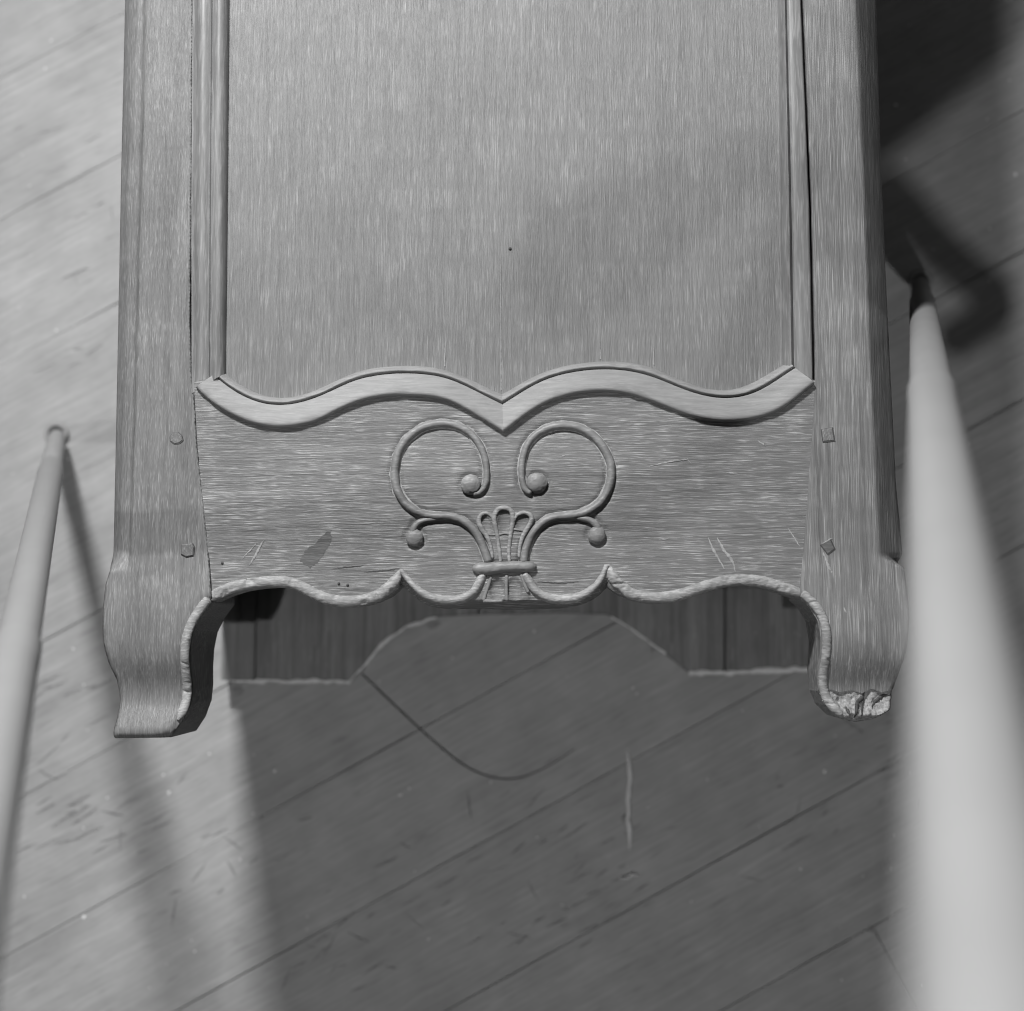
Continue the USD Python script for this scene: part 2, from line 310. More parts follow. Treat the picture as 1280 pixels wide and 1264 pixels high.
def leg_height(outer, arris, inner_leg, drop, side, rough_end=None):
    dleg = dist_to(inner_leg); dout = dist_to(outer)
    def h(xy):
        q = pix(np.column_stack([xy, np.full(len(xy), H)])); px, py = q[:, 0], q[:, 1]
        z = knee(py)
        o, a = row_x(outer, py), row_x(arris, py)
        c = np.clip((a - px) / (a - o), 0, 1)               # 0 at the arris, 1 at the outer edge
        stop = 1 - sstep(686, 716, py) if side == 'left' else 1 - sstep(690, 699, py - 0.35 * (px - a))
        if side == 'left':                                  # a rounded chamfer with a little quirk
            z = z - stop * (0.003 * np.exp(-((px - a + 1.5) / 2.2) ** 2) + drop * (0.26 * sstep(0.0, 0.16, c) + 0.74 * c ** 2.4))
        else: z = z - stop * drop * c * (0.8 + 0.2 * c)
        ol = dout(q); z = z - (1 - stop) * 0.002 * np.clip(1 - ol / 5.0, 0, 1) ** 2
        d = dleg(q); w = 12.5
        rail_zone = sstep(738, 752, py)
        crumble = ns(xy, 300, 220, 4, 4)
        z = z - rail_zone * (0.0048 * np.clip(1 - d / w, 0, 1) ** 1.2 + np.where(d < w, 0.0022 * crumble, 0)) - rail_zone * 0.0008 * np.exp(-((d - w) / 1.6) ** 2)
        z = z + 0.0008 * ns(xy, 30, 12, 2) + 0.00045 * ns(xy, 260, 25, 5)
        if rough_end is not None: z = z + rough_end(xy, q)
        return z
    return h
left_outline = ats(ext(L_out)[::1] + L_leg[::-1] + L_in[::-1][:-1] + [ext(L_in)[1], ext(L_in)[0]], H)[:, :2]
left_stile = obj('stile', relief(left_outline, leg_height(L_out, arrisL, L_leg, 0.024, 'left'), 0.075, 0.0018), M['stile'], C, label='left stile running down into a whole outward-curling foot')
def broken(xy, q):
    e = sstep(858, 872, q[:, 1] + 10 * ns(xy, 90, 90, 11))
    return e * (-0.0015 + 0.006 * ns(xy, 200, 260, 12, 5) + 0.005 * ns(xy, 420, 90, 13, 3) + 0.0022 * ns(xy, 900, 900, 14, 3)) - e * 0.006 * sstep(893, 905, q[:, 1])
split_y = 864
# the broken toe of the right leg is a part with a look of its own: the leg is cut along a ragged line above it
ragged = [(1119.5, 862), (1104, 866), (1092, 861), (1080, 867), (1066, 863), (1052, 866), (1040, 862), (1026, 864)]
right_body = ext(R_out)[:-2] + ragged + R_leg[:7][::-1][1:] + R_in[::-1][:-1] + [ext(R_in)[1], ext(R_in)[0]]
right_h = leg_height(R_out, arrisR, R_leg, 0.024, 'right')
right_stile = obj('stile', relief(ats(right_body, H)[:, :2], right_h, 0.05, 0.0018), M['stile_right'], C, label='right stile running down into a foot with a broken toe')
toe = [(x, y - 4) for x, y in ragged] + R_leg[6:] + R_out[-1:]
def toe_height(xy): return right_h(xy) - 0.0009 + broken(xy, pix(np.column_stack([xy, np.full(len(xy), H)])))
obj('broken_toe', relief(ats(toe, H)[:, :2], toe_height, 0.05, 0.0011), M['worn'], right_stile, smooth=50)
for pts, r in (([(1084, 863), (1081, 872), (1074, 879), (1072, 890), (1070, 898)], 0.0013), ([(1083, 868), (1080, 882), (1079, 896)], 0.0009), ([(1117, 869), (1107, 870), (1098, 877), (1092, 884)], 0.0011), ([(1060, 884), (1063, 893)], 0.0010)):
    w = ats(resample(pts, 1.5), H); w[:, 2] = H + toe_height(w[:, :2]) + 0.0004; u = np.linspace(0, 1, len(w))
    obj('crack', tube(w, r * (0.3 + np.sin(u * math.pi)), 6, 0.6), M['dark'], right_stile, smooth=60)

# lower rail with its scalloped edge
apL = [(265.5, 752), (281, 745), (303, 738), (326, 734.5), (347, 733.5), (363, 735), (381, 743), (401, 753), (420, 757.5), (446, 758), (470, 752.5), (489, 743), (501, 730)]
apM = [(501, 730), (509, 739), (519, 748), (533, 756), (552, 760), (590, 760.5), (634, 761.5), (680, 760.5), (714, 758), (737, 751), (750, 743), (759, 733)]
apR = [(759, 733), (771, 741), (787, 748.5), (808, 753), (830, 753.5), (846, 751), (869, 744), (897, 735.5), (925, 731.5), (953, 734), (981, 742), (999, 748)]
ap = [spline(p, step=2.5) for p in (apL, apM, apR)]
ap_line = np.vstack([ap[0], ap[1][1:], ap[2][1:]])
mold_lo_L = spline([(245, 486), (263, 503), (286, 518), (313, 530), (339, 535.5), (366, 535.5), (392, 530), (426, 514), (459, 501.5), (492, 496.5), (520, 497), (556, 502), (584, 515), (609, 530), (629.5, 543)], n=110)
mold_up_L = spline([(275.5, 461.5), (299, 479.5), (326, 492), (353, 495.5), (382, 490), (416, 475.5), (449, 462), (482, 456.5), (518, 455.5), (556, 461), (590, 474), (627.5, 491)], n=110)
mold_lo_R = spline([(629.5, 543), (652.5, 525), (684, 505.5), (715, 495.5), (752.5, 491.5), (790, 496), (806, 501), (840, 514), (873, 525), (906, 529), (939, 526), (973, 515), (999, 497), (1018.5, 481)], n=110)
mold_up_R = spline([(627.5, 491), (652, 477), (677, 464.5), (721, 453), (768, 450), (806, 455), (840, 468), (873, 481), (899.5, 486), (926, 483), (953, 471), (985, 452)], n=110)
mold_mid_L, mold_mid_R = (mold_lo_L * 0.5 + mold_up_L * 0.5), (mold_lo_R * 0.5 + mold_up_R * 0.5)
inner_top = np.vstack([mold_mid_L, mold_mid_R[1:]])
rail_px = np.vstack([[(240.2, 478)], [(242.8, 493)], [(p[0] - 0.6, p[1]) for p in L_in if p[1] > 500], ap_line, [p for p in R_in[::-1] if p[1] > 490], [(1018.2, 492), (1019, 476)], inner_top[::-1]])
d_edge = [dist_to(p) for p in ap]
cusps = np.array([(501, 730), (759, 733)])
def dpx(u, v): return 590 + u * 0.11874, 620 + v * 0.11867
HOLLOWS = [(*dpx(345, 270), 9.5, 16, 0.05, 0.0022), (*dpx(150, 300), 7.5, 11.5, -0.25, 0.0020), (*dpx(530, 280), 8.5, 12, 0.45, 0.0020),
           (*dpx(265, 985), 9.5, 15, 0.12, 0.0026), (*dpx(450, 985), 10, 15, -0.08, 0.0026)]
SCROLLS = [[(488, 598), (512, 594), (531, 572), (539, 530), (532, 460), (508, 400), (470, 356), (420, 328), (352, 319), (280, 335), (216, 385), (180, 450), (171, 520), (184, 590), (220, 645), (268, 676), (320, 688), (380, 690), (440, 706), (490, 748), (523, 805), (545, 872)],
           [(246, 768), (248, 742), (262, 720), (290, 706), (330, 700), (375, 697), (415, 701)],
           [(716, 596), (700, 590), (684, 560), (679, 500), (690, 430), (722, 376), (770, 343), (840, 326), (905, 335), (965, 368), (1010, 422), (1036, 490), (1032, 555), (1005, 620), (960, 660), (905, 683), (840, 690), (785, 702), (735, 742), (702, 800), (686, 872)],
           [(984, 758), (984, 740), (973, 720), (945, 704), (905, 697), (860, 694), (830, 694)]]
BUDS = [(474, 563, 0.0078), (740, 556, 0.0080), (251, 777, 0.0068), (979, 766, 0.0069)]
def cpx(u, v): return 440 + u * 0.3125, 430 + v * 0.3125
d_scroll = [dist_to([cpx(*q) for q in p]) for p in SCROLLS] + [(lambda g: (lambda q: np.maximum(g(q) - 7.5, 0)))(dist_to([cpx(u, v), cpx(u + 1, v)])) for u, v, _ in BUDS]
def inside(pts):
    g = Polygon([dpx(*q) for q in pts]); shapely.prepare(g); e = g.exterior
    return lambda q: np.where(shapely.contains_xy(g, q[:, 0], q[:, 1]), 1, -1) * shapely.distance(e, shapely.points(q))
FANS = [(inside([(215, 690), (190, 530), (150, 430), (85, 330), (62, 255), (95, 195), (160, 175), (222, 205), (250, 145), (340, 118), (420, 145), (440, 200), (545, 170), (625, 195), (635, 240), (600, 320), (545, 410), (500, 520), (488, 690)]), 0.0016),
        (inside([(150, 830), (110, 960), (80, 1115), (620, 1115), (600, 1000), (560, 900), (530, 830)]), 0.0012)]
def rail_height(xy):
    q = pix(np.column_stack([xy, np.full(len(xy), H)])); px, py = q[:, 0], q[:, 1]
    d = np.minimum.reduce([f(q) for f in d_edge])
    centre = sstep(560, 600, px) * (1 - sstep(690, 720, px))
    w = 14.0
    worn = sstep(260, 300, px) * (1 - sstep(420, 500, px)) + 0.7 * np.exp(-((px - 915) / 22) ** 2) + 0.3
    mid = (px > 501) & (px < 759)
    z = np.where(mid, -0.012 * np.clip(1 - d / 10, 0, 1), -0.0035 * np.clip(1 - d / 10, 0, 1)) + 0
    for cx, cy, a, b, tl, dp in HOLLOWS:
        ux, uy = px - cx, py - cy; vx, vy = ux * math.cos(tl) + uy * math.sin(tl), -ux * math.sin(tl) + uy * math.cos(tl)
        z = z - dp * np.sqrt(np.clip(1 - (vx / a) ** 2 - (vy / b) ** 2, 0, 1))
    ds = np.minimum.reduce([f(q) for f in d_scroll])
    z = z - 0.0013 * np.exp(-((np.maximum(ds - 5.0, 0)) / 3.2) ** 2)
    for f, up in FANS: z = z + up * sstep(-1.0, 3.0, f(q))
    wear = sstep(40, 10, d) * worn                           # chips and cracks along the worn edge
    z = z - 0.0012 * wear * np.clip(ns(xy, 90, 700, 22, 4) * 3, 0, 1)
    return z + 0.0007 * ns(xy, 14, 30, 3) + 0.0006 * ns(xy, 40, 520, 6, 3)
rail = obj('lower_rail', relief(ats(rail_px, H)[:, :2], rail_height, 0.026, 0.0014), M['rail'], C)
def edge_bead(px_line, r, parent, seed, off=6.5, wear=0.22, ends=(0.6, 0.6), side=1, head=None, tail=None):
    p = resample(px_line, 1.6); t = np.gradient(p, axis=0); t /= np.linalg.norm(t, axis=1, keepdims=True)
    q = p + side * off * np.stack([t[:, 1], -t[:, 0]], 1)
    if tail: q = resample(np.vstack([q[q[:, 0] < tail[0][0] - 4], tail]), 1.6)
    if head: q = resample(np.vstack([head, q[q[:, 0] > head[-1][0] + 4]]), 1.6)
    w = ats(q, H - 0.0008); n = len(w); u = np.linspace(0, 1, n)
    if parent != rail: w[:, 2] += knee(q[:, 1])
    rr = r * np.interp(u, [0, 0.06, 0.94, 1], [ends[0], 1, 1, ends[1]]) * (1 + wear * 0.8 * (meshkit.fbm(w * 45, 3, seed) - 0.5))
    m = tube(w, rr, 16, 0.75, wear * 0.3, seed)
    chips = np.clip(meshkit.fbm(m.vertices * [90, 420, 150], 4, seed + 2) - 0.585, 0, 1)
    m.vertices[:, 2] -= chips * 0.010 * max(wear, 0.16) / 0.22
    obj('edge_bead', m, M['edge'], parent, smooth=55)
edge_bead(ap[0], 0.0045, rail, 51, wear=0.30, ends=(0.8, 0.4), tail=[(478, 741), (488, 733), (496, 723), (501, 713)]); edge_bead(ap[2], 0.0045, rail, 52, wear=0.20, ends=(0.4, 0.8), head=[(759.5, 706), (764, 718), (772, 729), (782, 737)])
edge_bead([p for p in spline(L_leg[:-1], step=2.0)], 0.0036, left_stile, 53, off=5.5, wear=0.07, ends=(0.9, 0.3), side=-1)
edge_bead([p for p in spline(R_leg[:-2], step=2.0)], 0.0036, right_stile, 54, off=6.0, wear=0.08, ends=(0.9, 0.5), side=1)

# door panel, its board and the mouldings round it
x0, x1 = at(262, 470, H)[0], at(1001, 470, H)[0]
pan = [(272, TOP), (272, 31), (268, 470), (300, 500), (627, 520), (960, 500), (1004, 470), (992, 31), (977, TOP)]
panel_xy = ats(pan, H)[:, :2]
obj('panel', relief(panel_xy, lambda xy: 0.0010 * ns(xy, 10, 2.5, 8) + 0.0004 * ns(xy, 350, 14, 9, 3), 0.012, 0.006, z=H - 0.007), M['panel'], C)
prof_curve = [(0.0, -0.009), (0.0, -0.0065), (0.04, -0.0042), (0.09, -0.0012), (0.14, 0.0006), (0.185, 0.0011), (0.215, 0.0006), (0.235, -0.0006), (0.25, -0.0022), (0.268, -0.0020), (0.28, -0.0004), (0.31, 0.0002),
              (0.45, 0.0011), (0.60, 0.0025), (0.74, 0.0040), (0.86, 0.0049), (0.92, 0.0046), (0.955, 0.0034), (0.97, 0.0018), (0.99, -0.0006), (1.0, -0.0035), (1.0, -0.016), (0.0, -0.016)]
for up, lo in ((mold_up_L, mold_lo_L), (mold_up_R, mold_lo_R)):
    a, b = ats(up, H)[:, :2], ats(lo, H)[:, :2]
    obj('curved_moulding', strip(a, b, prof_curve, jitter=0.0002, seed=3), M['moulding'], C, smooth=40)
def lines(pairs, n=90):
    py = np.linspace(TOP, pairs[-1][0], n)
    return py, [row_x(np.array([(p[k], p[0]) for p in pairs]), py) for k in (1, 2)]
py, (xa, xb) = lines([(31, 240.8, 284.5), (250, 239.3, 282.5), (470, 239.8, 280)])
end = 1 - (np.arange(90) == 89) * 1.0
A = np.array([at(x, y + (22 if k == 89 else 0), H)[:2] for k, (x, y) in enumerate(zip(xa, py))]); B = np.array([at(x, y - (2 if k == 89 else 0), H)[:2] for k, (x, y) in enumerate(zip(xb, py))])
prof_left = [(0, 0.0004), (0.06, 0.0002), (0.12, -0.0010), (0.22, -0.0030), (0.34, -0.0030), (0.44, -0.0016), (0.50, 0.0004), (0.53, 0.0006), (0.56, -0.0008), (0.60, -0.0001), (0.70, 0.0018), (0.80, 0.0022), (0.90, 0.0006), (0.97, -0.003), (1.0, -0.0075), (1.0, -0.016), (0, -0.016)]
obj('long_moulding', strip(A, B, prof_left, jitter=0.0005, seed=5), M['moulding_long'], C, smooth=40, label='moulding along the left edge of the door panel')
py, (xa, xb) = lines([(31, 1003.0, 974), (250, 1012.3, 977), (470, 1016.8, 980)])
A = np.array([at(x, y + (8 if k == 89 else 0), H)[:2] for k, (x, y) in enumerate(zip(xa, py))]); B = np.array([at(x, y - (14 if k == 89 else 0), H)[:2] for k, (x, y) in enumerate(zip(xb, py))])
prof_right = [(0, -0.003), (0.03, -0.0004), (0.1, 0.0004), (0.35, 0.0002), (0.52, -0.0002), (0.60, -0.0010), (0.635, -0.0032), (0.67, -0.0016), (0.74, 0.0002), (0.82, 0.0002), (0.90, -0.0020), (0.96, -0.005), (1.0, -0.0075), (1.0, -0.016), (0, -0.016)]
obj('long_moulding', strip(A, B, prof_right, jitter=0.0005, seed=6), M['moulding_long'], C, smooth=40, label='flatter moulding along the right edge of the door panel')

# carved ornament on the rail
def rod(pts, r0, r1, name, mat=M['carving'], lift=-0.0006, flat=1.2, groove=True, rough=0.16, rb=None, parent=None):
    p = spline([cpx(*q) for q in pts], step=2.2); w = ats(p, H + lift); n = len(w)
    r = np.interp(np.linspace(0, 1, n), [0, 0.5, 1], [r0, rb or (r0 + r1) / 2, r1])
    part = obj(name, tube(w, r, 14, flat, rough, 5), mat, parent or rail, smooth=70)
    if groove: obj('carved_groove', tube(ats(p, H - 0.0013), r * 1.30 + 0.0003, 10, 0.14, 0.35, 9), M['dust'], rail, smooth=70)
    return part
def ball(u, v, r, name='scroll_bud'):
    m = trimesh.creation.icosphere(4, r); m.vertices = m.vertices * [1, 1, 0.5] * (1 + 0.10 * (meshkit.fbm((m.vertices + u) * 260, 3, 4)[:, None] - 0.5) * 2)
    c = at(*cpx(u, v), H + 0.0008); m.apply_translation(c); obj(name, m, M['carving'], rail, smooth=70)
rod(SCROLLS[0], 0.0024, 0.0033, 'scroll', rb=0.0034); rod(SCROLLS[2], 0.0024, 0.0034, 'scroll', rb=0.0034)
rod(SCROLLS[1], 0.0030, 0.0016, 'scroll', groove=False, rb=0.0025); rod(SCROLLS[3], 0.0030, 0.0016, 'scroll', groove=False, rb=0.0025)
for b_ in BUDS: ball(*b_)
def ridge(pts, r, name='petal', rr=None, lift=0.0016):
    p = spline([dpx(*q) for q in pts], step=1.3); w = ats(p, H + lift); n = len(w)
    rad = r * (np.interp(np.linspace(0, 1, n), np.linspace(0, 1, len(rr)), rr) if rr else np.ones(n))
    obj(name, tube(w, rad * 1.35, 12, 0.8, 0.16, 3), M['edge'] if name == 'petal' else M['carving'], rail, smooth=70)
ridge([(300, 690), (285, 550), (262, 400), (240, 290), (236, 215), (270, 150), (338, 128), (404, 150), (430, 225), (420, 330), (400, 460), (394, 690)], 0.0012, rr=[0.8, 1, 1.3, 1.2, 1, 0.8])
ridge([(218, 650), (198, 540), (160, 435), (98, 340), (72, 262), (98, 200), (150, 182), (200, 208), (226, 262)], 0.0012, rr=[0.7, 1, 1.3, 1, 0.7])
ridge([(494, 640), (508, 520), (548, 400), (610, 300), (628, 235), (598, 190), (540, 178), (480, 200), (444, 262)], 0.0012, rr=[0.7, 1, 1.2, 1.1, 0.7])
ridge([(290, 408), (340, 398), (398, 404)], 0.0006, 'petal_lip'); ridge([(150, 402), (200, 412), (250, 408)], 0.0006, 'petal_lip'); ridge([(436, 352), (490, 360), (545, 368)], 0.0006, 'petal_lip')
tie = resample([cpx(484, 898), cpx(540, 900), cpx(600, 893), cpx(660, 890), cpx(735, 892)], 1.5)
w = ats(tie, H + 0.0010); s = np.linspace(0, 1, len(w))
obj('tie_band', tube(w, 0.0047 * (1 + 0.35 * (meshkit.fbm(w * 60, 3, 2) - 0.5)) * np.sqrt(np.clip(1 - (2 * s - 1) ** 10, 0.2, 1)), 16, 1.05, 0.12, 8), M['carving'], rail, smooth=70)
rod([(524, 922), (512, 950), (493, 984), (464, 1008), (425, 1022), (385, 1026), (340, 1020), (292, 1002), (252, 972), (218, 935), (198, 905)], 0.0034, 0.0020, 'edge_bead', mat=M['edge'], groove=False, lift=-0.0004, rb=0.0040, rough=0.2)
rod([(690, 922), (708, 950), (733, 985), (768, 1008), (805, 1020), (850, 1022), (900, 1014), (945, 992), (985, 955), (1008, 915), (1019, 885)], 0.0034, 0.0020, 'edge_bead', mat=M['edge'], groove=False, lift=-0.0004, rb=0.0040, rough=0.2)
for pts in ([(200, 850), (165, 960), (122, 1100)], [(366, 840), (362, 960), (366, 1100)], [(520, 830), (548, 920), (592, 1015)], [(120, 1104), (220, 1108), (320, 1106)]): ridge(pts, 0.0010, 'flute_rib', lift=0.0011)

# pegs through the joints
def peg(px, py, pts, h, mat, parent, label=None):
    o = np.array([at(px + a, py + b, H)[:2] for a, b in pts]); q = pix(np.column_stack([o, np.full(len(o), H)]))
    c = o.mean(0); o = o + rng.uniform(-0.0004, 0.0004, o.shape)
    obj('peg_hole', prism(c + (o - c) * 1.10 + [0.0002, -0.0003], H - 0.006, H + 0.00045, 0.0002), M['dark'], parent, smooth=False)
    obj('peg', prism(o, H - 0.006, H + h, 0.0006), mat, parent, smooth=False, label=label)
oct8 = [(8 * math.cos(a), 7.6 * math.sin(a)) for a in np.arange(8) * math.pi / 4 + 0.3]
peg(220.5, 548, oct8, 0.0009, M['peg'], left_stile, 'eight-sided peg')
peg(235, 687.5, [(-8, -7), (5, -8), (8, -3), (7, 7), (-2, 9), (-8, 5)], 0.0014, M['peg'], left_stile, 'square peg standing proud')
peg(1034.5, 543.5, [(-8, -7), (6, -9), (8, 7), (-6, 9)], 0.0008, M['peg'], right_stile, 'square peg')
peg(1034.5, 683.5, [(-9, -2), (3, -10), (9, 3), (0, 10)], 0.0007, M['patch'], right_stile, 'dark peg set askew')

# damage: a bare patch, scratches, worm holes
pt = resample([(413, 662), (415, 676), (407, 689), (397, 704), (388, 711), (375, 701), (381, 689), (392.5, 681.5), (400, 673), (410, 664), (413, 662)], 2.2)[:-1]
pt = pt + rng.uniform(-1.3, 1.3, pt.shape) * [1.3, 0.7]
def hug(xy): return rail_height(xy) + 0.00018
obj('bare_patch', relief(ats(pt, H)[:, :2], hug, 0.002, 0.0016), M['patch'], rail)
def scratch(pts, r, parent, base, mat=M['dust'], name='scratch'):
    p = resample(pts, 2.0); w = ats(p, H); n = len(w)
    w[:, :2] += 0.0005 * (rng.random((n, 2)) - 0.5)
    w[:, 2] = H + base + (rail_height(w[:, :2]) if parent == rail else 0)
    s = np.linspace(0, 1, n); obj(name, tube(w, r * (0.35 + np.sin(s * math.pi)) * rng.uniform(0.5, 1.2, n) * 0.8, 6, 0.3), mat, parent, smooth=60)
for pts, r in (([(885, 672), (893, 690), (905, 711)], 0.0009), ([(896, 672), (905, 688), (916, 702), (919, 714)], 0.0011), ([(985, 660), (1000, 684)], 0.0005), ([(812, 583), (838, 577), (860, 574), (864, 580)], 0.0006), ([(947, 551), (958, 558)], 0.0006),
               ([(823, 674), (836, 674)], 0.0006), ([(330, 675), (322, 690), (312, 706)], 0.0010), ([(301, 700), (311, 690), (322, 678)], 0.0004), ([(908, 591), (922, 592)], 0.0006), ([(702, 571), (706, 569)], 0.0008)):
    scratch(pts, r, rail, 0.0003)
for pts, r in (([(1029, 690), (1034, 705), (1041, 720), (1046, 727)], 0.0011), ([(1010, 712), (1016, 724), (1020, 735)], 0.0007), ([(1054, 760), (1057, 770)], 0.0012), ([(1060, 770), (1066, 776)], 0.0020), ([(1027, 680), (1040, 673)], 0.0007), ([(1086, 726), (1087, 776)], 0.0005), ([(1097, 724), (1098, 782)], 0.0005)):
    scratch(pts, r, right_stile, 0.0008 if pts[0][1] < 740 else 0.004)
for pts in ([(416, 711), (432, 709), (455, 707)], [(345, 729), (362, 727), (372, 729)], [(672, 727), (700, 729), (724, 727)], [(455, 715), (480, 713), (500, 711)], [(965, 732), (982, 738), (997, 741)]):
    scratch(pts, 0.00045, rail, 0.0003, M['dark'], 'crack')
for x, y in ((423.5, 729.5), (434.5, 731.5), (278, 704)):
    m = trimesh.creation.icosphere(2, 0.0011); c = at(x, y, H); c[2] = H + rail_height(c[None, :2])[0]; m.apply_translation(c); obj('worm_hole', m, M['dark'], rail)
m = trimesh.creation.icosphere(2, 0.0013); m.apply_translation(at(637.5, 311, H - 0.007)); obj('worm_hole', m, M['dark'], C)
for (x, ya, yb) in ((626, 330, 488), (555.5, 428, 458), (750, 425, 449), (817, 432, 456)):
    p = resample([(x, ya), (x + 0.5, yb)], 4.0); w = ats(p, H - 0.0066); s = np.linspace(0, 1, len(w)); obj('joint_line', tube(w, 0.0003 * (0.3 + s), 6, 0.4), M['dust'], C)

# the case below the front
xl, xr = at(158, 500, H)[0] + 0.005, at(1086, 500, H)[0] - 0.004
yb0 = at(640, 712, H)[1]                                    # lower end of the sides
ytop = at(640, TOP, H)[1] - 0.02
obj('side_board', box((xl - 0.02, yb0 - 0.035, 0.034), (xl, ytop, H - 0.05)), M['stile'], C, smooth=False)
obj('side_board', box((xr, yb0 - 0.02, 0.034), (xr + 0.02, ytop, H - 0.05)), M['stile_right'], C, smooth=False)
obj('bottom_board', box((xl + 0.002, 0.055, 0.03), (xr - 0.002, 0.075, H - 0.03)), M['back'], C, smooth=False)
obj('top_board', box((xl + 0.002, ytop - 0.03, 0.03), (xr - 0.002, ytop - 0.005, H - 0.03)), M['back'], C, smooth=False)
zb = 0.024
bt = at(640, 690, zb)[1] + 0.25
def board(pts, name='back_board'):
    obj(name, prism(np.array([p if isinstance(p[0], np.floating) else at(*p, zb)[:2] for p in pts]), 0.002, zb, 0.0015), M['back'], C, smooth=False)
board([(286, 560), (286.5, 760), (288, 849), (360, 851), (438, 851), (455, 833), (478, 803), (508, 782), (546, 771), (598, 768), (598, 560)])
board([(599.2, 560), (599.2, 768), (700, 766), (760, 768), (798, 792), (830, 815), (862, 841), (905.6, 840), (905.6, 560)])
board([(907.4, 560), (907.4, 840), (960, 838), (1036, 834), (1036, 560)])
bl = at(286, 852, 0); 
obj('back_foot', box((at(285, 850, 0)[0], at(285, 850, 0.02)[1], 0.001), (at(285, 850, 0)[0] + 0.035, at(285, 560, 0)[1], 0.033)), M['back'], C, smooth=False)
def worn_edge(pts, r=0.0017, z=zb - 0.001, seed=0):
    p = resample(pts, 2.5); w = ats(p, z); w[:, 1] += 0.0022 * (meshkit.noise(np.column_stack([w[:, :2] * 130, w[:, 2] + seed]), seed) - 0.5)
    rr = r * (0.35 + 1.3 * meshkit.noise(w * 160 + seed, seed + 3)); obj('worn_edge', tube(w, rr * 1.25, 7, 0.7, 0.3, seed), M['chip'], C, smooth=60)
worn_edge([(288, 850), (360, 852), (437, 852)], seed=1); worn_edge([(437, 852), (455, 833), (478, 804), (508, 783), (545, 772)], 0.0013, seed=2)
worn_edge([(862, 842), (905, 841), (960, 839), (1030, 835)], 0.0021, seed=3); worn_edge([(764, 770), (798, 793), (832, 817)], 0.0008, seed=4)

for k in range(46):
    x, y = (rng.uniform(295, 470), rng.uniform(748, 846)) if k % 2 else (rng.uniform(800, 1010), rng.uniform(765, 834))
    if 440 < x < 560 and y > 800: continue
    p = resample([(x, y), (x + rng.normal(0, 0.6), y + rng.uniform(1, 4) * (5 if rng.random() < 0.25 else 1))], 1.0); w = ats(p, zb + 0.0001); u = np.linspace(0, 1, len(w))
    obj('scuff', tube(w, rng.uniform(0.0004, 0.0011) * (0.3 + np.sin(u * math.pi)), 6, 0.3), M['dust'], C, smooth=60)

# ---------------------------------------------------------------- the tripod whose legs straddle the cupboard
tr = thing('tripod', 'pale metal camera tripod with out-of-focus legs straddling the cupboard', 'tripod', (0, 0, 0))
T = '/World/tripod'
def tripod_leg(foot, hinge, label):
    foot = np.array(foot); hinge = np.array(hinge); at_t = lambda t: foot + (hinge - foot) * t
    ln = np.linalg.norm(hinge - foot); dirn = (hinge - foot) / ln
    t = np.array([0.11, 0.13, 0.3, 0.44, 0.445, 0.46, 0.47, 0.70, 0.97])
    r = np.array([0.0108, 0.0118, 0.0122, 0.0128, 0.0142, 0.0142, 0.0138, 0.0148, 0.0155])
    leg = obj('leg', tube([at_t(x) for x in t], r, 28), M['metal'], T, smooth=40, label=label)
    obj('leg_tip', tube([at_t(x) for x in (0.012, 0.03, 0.06, 0.109)], [0.0085, 0.0095, 0.0098, 0.0102], 24), M['tip'], leg, smooth=40)
    m = trimesh.creation.torus(0.0105, 0.0032, 24, 10); m.apply_translation(foot + [0, 0, 0.0034]); obj('rubber_foot', m, M['tip'], leg, smooth=60)
    m = trimesh.creation.cylinder(0.0085, 0.006, sections=20); m.apply_translation(foot + [0, 0, 0.0035]); obj('foot_pad', m, M['rubber'], leg)
tripod_leg(at(72, 543, 0), (-0.045, -0.29, 1.5), 'left leg')
tripod_leg(at(1150, 353, 0), (0.012, -0.15, 1.5), 'right leg with its foot in shadow')
head = obj('tripod_head', [tube(spline([(0.053, -0.137, 1.49), (0.026, -0.135, 1.49), (-0.017, -0.137, 1.49), (-0.046, -0.151, 1.49), (-0.074, -0.171, 1.49), (-0.109, -0.184, 1.49)], n=30), np.interp(np.linspace(0, 1, 30), [0, 0.45, 0.7, 1], [0.012, 0.015, 0.024, 0.030]), 18),
     tube([(0.012, -0.142, 1.495), (-0.045, -0.29, 1.5)], 0.012, 16)], M['metal'], T)  # out of view, shaped and placed to cast the soft shadow on the panel
obj('pan_handle', tube(spline([(0.054, -0.18, 1.5), (0.079, -0.184, 1.46), (0.11, -0.19, 1.42), (0.139, -0.195, 1.38), (0.139, -0.195, 1.365), (0.118, -0.207, 1.36)], step=0.004), 0.0115, 16), M['rubber'], head)  # out of view, bent to cast the hooked shadow on the right floor

body = prism([(0.022, -0.205), (0.16, -0.085), (0.16, 0.15), (-0.07, 0.15), (-0.07, -0.045), (0.022, -0.045)], 1.545, 1.66, 0.006)  # out-of-view block above the lens, outline cut to shade the upper right floor
obj('camera_body', [body, trimesh.creation.annulus(0.028, 0.034, 0.03, sections=40).apply_translation((0, 0.0, 1.528))], M['rubber'], T, smooth=20)

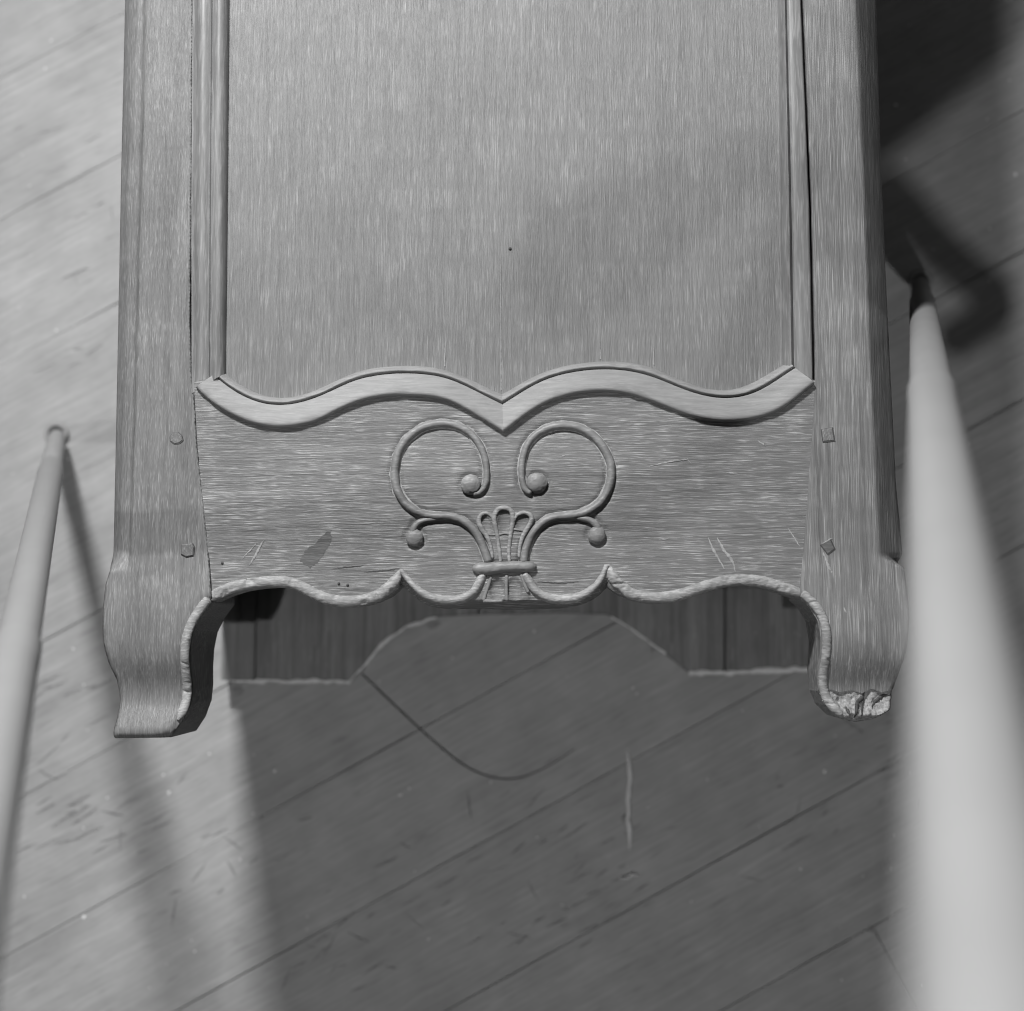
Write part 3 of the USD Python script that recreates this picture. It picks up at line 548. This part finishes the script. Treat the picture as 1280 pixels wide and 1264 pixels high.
# ---------------------------------------------------------------- small things on the floor
p = spline([(452, 842), (500, 888), (552, 935), (590, 962), (618, 972), (645, 973), (668, 966), (695, 952), (718, 936)], step=3.0)
w = ats(p, 0.0008); obj('thread', tube(w, 0.0009 * np.interp(np.linspace(0, 1, len(w)), [0, 0.1, 0.6, 1], [0.9, 1.1, 1.0, 0.35]), 8), M['thread'], label='dark thread lying in a hook-shaped curve on the floor below the cupboard', category='thread')
def splinter(pts, radii, label):  # thin white streak on the floor, built as a raised pale bar
    p = resample(pts, 1.5); w = ats(p, 0.0); n = len(w); s = np.linspace(0, 1, n); r = np.interp(s, np.linspace(0, 1, len(radii)), radii)
    w[:, 2] = r * 0.9 + 0.0002 + 0.004 * np.sin(s * math.pi)
    obj('splinter', tube(w, r, 8), M['chip'], label=label, category='splinter', group=None)
splinter([(783.5, 936), (786, 953), (787.5, 972), (786, 982), (784.5, 1000), (785.5, 1015), (784, 1024), (786.5, 1034), (787, 1050), (787, 1062)], [0.0004, 0.0017, 0.0026, 0.0020, 0.0023, 0.0020, 0.0018, 0.0026, 0.0018, 0.0004], 'long thin white streak lying across a floor joint below the cupboard')
splinter([(773, 1097.5), (785, 1096), (790, 1092), (799, 1094)], [0.0004, 0.0013, 0.0014, 0.0004], 'tiny bent white streak below the long one')
m = trimesh.creation.icosphere(2, 0.0036); m.vertices *= [0.9, 1.3, 0.5]; m.apply_translation(at(781, 1024, 0) + [0, 0, 0.0015]); obj('crumb', m, M['dust'], label='small grey crumb touching the side of the long white streak', category='crumb')
def flake(px, py, a, b, turn, label, name='flake'):
    k = rng.uniform(0.7, 1.2, 7); ang = np.sort(np.arange(7) * 2 * math.pi / 7 + rng.uniform(-0.3, 0.3, 7)); c = at(px, py, 0)[:2]
    q = np.stack([a * k * np.cos(ang), b * k * np.sin(ang)], 1) * 0.00086; cs, sn = math.cos(turn), math.sin(turn)
    obj(name, prism(c + q @ np.array([[cs, sn], [-sn, cs]]), 0.0005, 0.0018, 0.0004), M['dust'], label=label, category='flake', smooth=False)
flake(1091, 1163, 7, 4, -0.8, 'pale flake lying on the floor near the lower right end joint')
flake(1068, 909, 13, 2.5, -0.6, 'pale sliver lying just below the broken right foot')
flake(541, 781, 9, 5, 0.1, 'pale flake lying in the gap below the carved centre')
flake(297, 864, 7, 6, 0.4, 'curled pale flake at the corner of the left back board')
bits = []
for k in range(190):
    x, y = rng.uniform(10, 1270), rng.uniform(10, 1255); s = rng.uniform(0.0006, 0.0012) * (1.9 if rng.random() < 0.08 else 1)
    m = trimesh.creation.icosphere(0, s); m.vertices = m.vertices * [1, rng.uniform(0.6, 1.5), 0.4]; m.apply_translation(at(x, y, 0) + [0, 0, s * 0.35]); bits.append(m)
obj('floor_dust', bits, M['chip'], label='pale specks of dust scattered over the floor', category='dust', kind='stuff')
